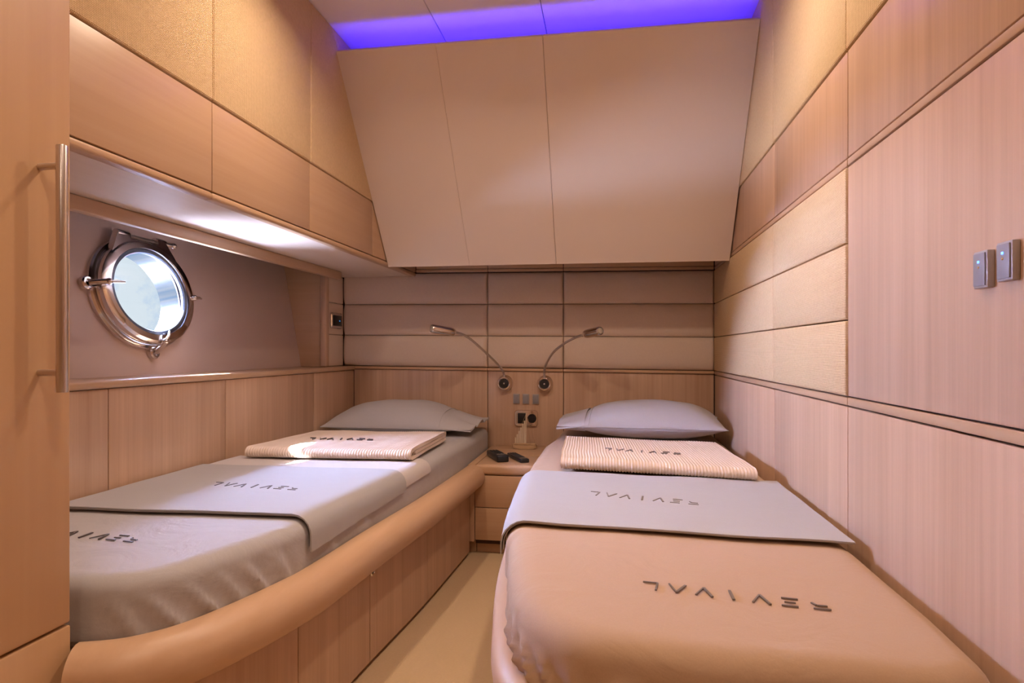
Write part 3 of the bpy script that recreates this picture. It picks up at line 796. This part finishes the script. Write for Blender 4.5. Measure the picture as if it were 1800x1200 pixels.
# remotes
def remote(p0, p1, w, h, label, chunky):
    p0, p1 = Vector(p0), Vector(p1); c = (p0+p1)/2; a = math.atan2(p1.y-p0.y, p1.x-p0.x); L = (p1-p0).length
    rt = root('remote_control', (c.x, c.y, ZT), label, 'remote control')
    M = Matrix.Translation((c.x, c.y, ZT+.001)) @ Matrix.Rotation(a, 4, 'Z')
    bm = bmesh.new(); box(bm, -L/2, L/2, -w/2, w/2, 0, h, bev=.005, seg=3)
    for v in bm.verts:
        q = v.co.x/L
        if chunky and v.co.z > h*.5: v.co.z -= h*.30*max(0, -q)
        if not chunky: v.co.y *= 1-.18*max(0, .2-abs(q+.1))
    bmesh.ops.transform(bm, matrix=M, verts=bm.verts); link('shell', bm, BLACK, rt, smooth=True, ang=35)
    bm = bmesh.new()
    for i in range(7):
        for j in range(3):
            x = -L*.36+L*.095*i; z = h-(h*.30*max(0, -x/L) if chunky else 0)
            box(bm, x-.0045, x+.0045, -w*.27+w*.27*j-.004, -w*.27+w*.27*j+.004, z-.002, z+.0016, bev=.0008, seg=1, M=M)
    link('buttons', bm, RUBBER, rt)['kind'] = 'stuff'
    bm = bmesh.new(); box(bm, L*.33 if not chunky else L*.30, L*.39 if not chunky else L*.34, -w*.36, w*.36, h-.001, h+.0008, M=M)
    link('label_strip', bm, GREYP if chunky else BRUSH, rt)
remote((-.535, 2.775), (-.455, 2.610), .052, .030, 'chunky black remote control lying nearest the left bed on the nightstand', True)
remote((-.447, 2.775), (-.360, 2.608), .040, .017, 'slim black remote control on the nightstand to the right of the chunky one', False)

# model sailing boat of driftwood
sx, sy = -.415, 2.985; sz = ZT+.0025
sb = root('model_sailboat', (sx, sy, sz), 'small driftwood model sailboat standing at the back of the nightstand', 'ornament')
bm = bmesh.new()
def hullf(s):
    def f(a, b_):
        x = -.060+.120*a; wd_ = .016*(1-abs(2*a-1)**4)**.5+.003
        y = (2*b_-1)*wd_
        z = (.019+.004*nz(a*9, 1.2)+.002*nz(a*22, b_*3)) if s > 0 else 0.0005+.004*abs(2*a-1)**3
        return Vector((sx+x, sy+y+.003*nz(a*6, 7), sz+z))
    return f
slab(bm, hullf(1), hullf(-1), 30, 8); link('hull', bm, DRIFT, sb, smooth=True, ang=35)
bm = bmesh.new(); box(bm, sx-.052, sx+.045, sy-.009, sy+.007, sz+.019, sz+.026, bev=.002); box(bm, sx+.030, sx+.055, sy-.012, sy+.004, sz+.018, sz+.028, bev=.003)
link('deck', bm, DRIFT, sb, smooth=True, ang=35)
bm = bmesh.new(); tube(bm, [(sx+.006, sy, sz+.022), (sx+.007, sy, sz+.10), (sx+.008, sy, sz+.172)], lambda q: .0034-.001*q, 10); link('mast', bm, STICK, sb, smooth=True)
for k in range(6):
    x = sx-.044+.0088*k; h = .020+.098*((k+.6)/6)**1.05
    bm = bmesh.new(); box(bm, x-.0032, x+.0032, sy-.0015, sy+.0015, sz+.024, sz+.024+h, bev=.0006, seg=1)
    link('sail_strip', bm, STICK, sb)
bm = bmesh.new()
tube(bm, [(sx+.008, sy, sz+.168), (sx+.052, sy-.004, sz+.026)], .0007, 6); tube(bm, [(sx+.008, sy, sz+.150), (sx+.030, sy-.002, sz+.026)], .0007, 6); tube(bm, [(sx+.008, sy, sz+.168), (sx-.052, sy, sz+.026)], .0007, 6)
link('rigging', bm, STRING, sb)

# ------------------------------------------------------------------ reading lamps on the back wall
def lamp(bx, bz, neck, head0, head1, label):
    rt = root('reading_lamp', (bx, YB, bz), label, 'reading lamp', 'flexible reading lamps above the nightstand')
    MB = Matrix.Translation((bx, YB-.0005, bz)) @ Matrix.Rotation(R(90), 4, 'X')
    bm = bmesh.new(); lathe(bm, [(0, 0), (.041, 0), (.041, .006), (.036, .012), (.034, .034), (.031, .039), (.026, .040), (.025, .034), (0, .034)], MB, 40)
    link('wall_base', bm, STEEL, rt, smooth=True, ang=35)
    bm = bmesh.new(); lathe(bm, [(0, .034), (.0245, .034), (.0235, .037), (.012, .0345), (0, .0345)], MB, 32); k = link('switch_button', bm, BLACK, rt, smooth=True, ang=35)
    bm = bmesh.new(); lathe(bm, [(0, .0345), (.004, .0345), (.004, .037), (0, .038)], MB, 14); link('indicator', bm, BRUSH, k, smooth=True)
    pts = catmull(neck, 14)
    bm = bmesh.new(); n_ = len(pts)
    fine, L = resample([Vector(p) for p in pts], 150)
    tube(bm, fine, lambda q: .0056+.0007*math.sin(q*150*math.pi*.5), 14); link('gooseneck', bm, BRUSH, rt, smooth=True, ang=60)
    h0, h1 = Vector(head0), Vector(head1); d = (h1-h0); q = d.to_track_quat('Z', 'Y').to_matrix().to_4x4(); Lh = d.length
    MH = Matrix.Translation(h0) @ q
    bm = bmesh.new(); lathe(bm, [(0, -.004), (.009, -.004), (.016, .004), (.0195, .014), (.0205, .03), (.0205, Lh-.012), (.0195, Lh-.004), (.017, Lh), (.0165, Lh-.006), (0, Lh-.006)], MH, 36)
    hd = link('lamp_head', bm, STEEL, rt, smooth=True, ang=35)
    bm = bmesh.new(); lathe(bm, [(0, Lh-.0055), (.016, Lh-.0055), (.013, Lh+.001), (.006, Lh+.004), (0, Lh+.0045)], MH, 28); link('lens', bm, LENS, hd, smooth=True)
lamp(-.530, -.1645, [(-.530, 3.072, -.130), (-.536, 3.045, -.095), (-.572, 3.00, -.045), (-.622, 2.95, .010), (-.668, 2.910, .056), (-.705, 2.872, .080), (-.732, 2.84, .086)],
     (-.727, 2.842, .086), (-.818, 2.765, .102), 'left reading lamp, its polished head bent over the left pillow')
lamp(-.327, -.1655, [(-.327, 3.072, -.130), (-.322, 3.045, -.085), (-.285, 3.00, -.020), (-.225, 2.95, .030), (-.165, 2.905, .060), (-.118, 2.865, .075)],
     (-.120, 2.867, .075), (-.045, 2.785, .088), 'right reading lamp, its head bent towards the right pillow')

# ------------------------------------------------------------------ switches and outlets
def back_switch(x, z, dots, label):
    rt = root('light_switch', (x, YB, z), label, 'switch', 'grey switches below the reading lamps')
    link('frame', B(x-.0165, x+.0165, YB-.008, YB-.0003, z-.025, z+.025, bev=.002), GREYF, rt, smooth=True, ang=35)
    link('rocker', B(x-.0128, x+.0128, YB-.0105, YB-.0081, z-.0205, z+.0205, bev=.001), GREYP, rt, smooth=True, ang=35)
    if dots:
        bm = bmesh.new(); sphere(bm, (x, YB-.0105, z+.006), .0022, n=8); sphere(bm, (x, YB-.0105, z-.001), .0022, n=8); link('pilot_light', bm, LENS, rt, smooth=True)
back_switch(-.4715, -.243, True, 'small grey switch, leftmost of three under the reading lamps')
back_switch(-.4235, -.243, False, 'small grey blank switch, middle of three under the reading lamps')
back_switch(-.3735, -.244, True, 'small grey switch, rightmost of three under the reading lamps')

def rr_plate(cx, cz, w, h, r, n=8):
    pts = []
    for (sx_, sz_, a0) in ((1, 1, 0), (-1, 1, 90), (-1, -1, 180), (1, -1, 270)):
        for k in range(n+1):
            a = R(a0+90*k/n); pts.append((cx+sx_*(w/2-r)+r*math.cos(a), cz+sz_*(h/2-r)+r*math.sin(a)))
    return pts
def plate(bm, cx, cz, w, h, r, tofn, levels):
    loops = []
    for (ins, dep) in levels:
        loops.append([bm.verts.new(tofn(px, dep, pz)) for px, pz in rr_plate(cx, cz, w-2*ins, h-2*ins, max(.0015, r-ins))])
    n = len(loops[0])
    for a, c in zip(loops[:-1], loops[1:]):
        for k in range(n): bm.faces.new((a[k], a[(k+1) % n], c[(k+1) % n], c[k]))
    bm.faces.new(loops[0]); bm.faces.new(loops[-1])
# chrome double outlet behind the boat
ox, oz = -.422, -.341
ou = root('wall_outlet', (ox, YB, oz), 'chrome double wall outlet with black inserts behind the model sailboat', 'outlet')
tb = lambda x, d, z: Vector((x, YB-.0004-d, z))
bm = bmesh.new(); plate(bm, ox, oz, .120, .084, .018, tb, [(0, 0), (0, .004), (.004, .010), (.012, .010), (.013, .006)]); link('chrome_plate', bm, STEEL, ou, smooth=True, ang=35)
link('insert', B(ox-.042, ox+.003, YB-.014, YB-.0070, oz-.026, oz+.027, bev=.003), BLACK, ou, smooth=True, ang=35)
bm = bmesh.new(); lathe(bm, [(0, .0075), (.0225, .0075), (.0225, .0125), (.019, .0125), (.0175, .009), (0, .009)], Matrix.Translation((ox+.030, YB, oz)) @ Matrix.Rotation(R(90), 4, 'X'), 32); link('socket', bm, BLACK, ou, smooth=True, ang=35)
# control panel on the small pads at the left corner
cy, cz = 2.993, .153
cp = root('control_panel', (-1.394, cy, cz), 'chrome framed black control panel on the left corner padding by the headboard', 'control panel')
tl_ = lambda y, d, z: Vector((-1.3935+d, y, z))
bm = bmesh.new(); plate(bm, cy, cz, .128, .082, .014, tl_, [(0, 0), (0, .006), (.004, .011), (.013, .011), (.014, .008)]); link('chrome_frame', bm, STEEL, cp, smooth=True, ang=35)
link('display', B(-1.3935+.009, -1.3935+.013, cy-.040, cy+.046, cz-.026, cz+.026, bev=.002), BLACK, cp, smooth=True)
bm = bmesh.new(); sphere(bm, (-1.3935+.0133, cy+.022, cz-.001), .0028, n=8); link('pilot_light', bm, plain('cyan_led', (.05, .3, .6), .4, emit=(.05, .35, .9), es=1.6), cp, smooth=True)
# two switches with blue lights on the right wall
def wall_switch(y, z, label):
    rt = root('light_switch', (XR, y, z), label, 'switch', 'grey switches with blue lights on the right wall')
    link('frame', B(XR-.0095, XR-.0003, y-.0155, y+.0155, z-.0245, z+.0245, bev=.0012), GREYF, rt, smooth=True, ang=35)
    link('rocker', B(XR-.0115, XR-.0097, y-.0128, y+.0128, z-.0215, z+.0215, bev=.0006), GREYP, rt, smooth=True, ang=35)
    bm = bmesh.new(); box(bm, XR-.0124, XR-.0116, y-.0016, y+.0016, z+.0085, z+.0115); link('pilot_light', bm, LED_B, rt, label='blue pilot light')
    bm = bmesh.new(); sphere(bm, (XR-.0116, y, z+.0028), .0015, n=8); link('brass_dot', bm, AMBER, rt, smooth=True)
wall_switch(.908, .107, 'grey wall switch with blue light on the right wall, the farther of two')
wall_switch(.857, .111, 'grey wall switch with blue light on the right wall, nearest the viewer')
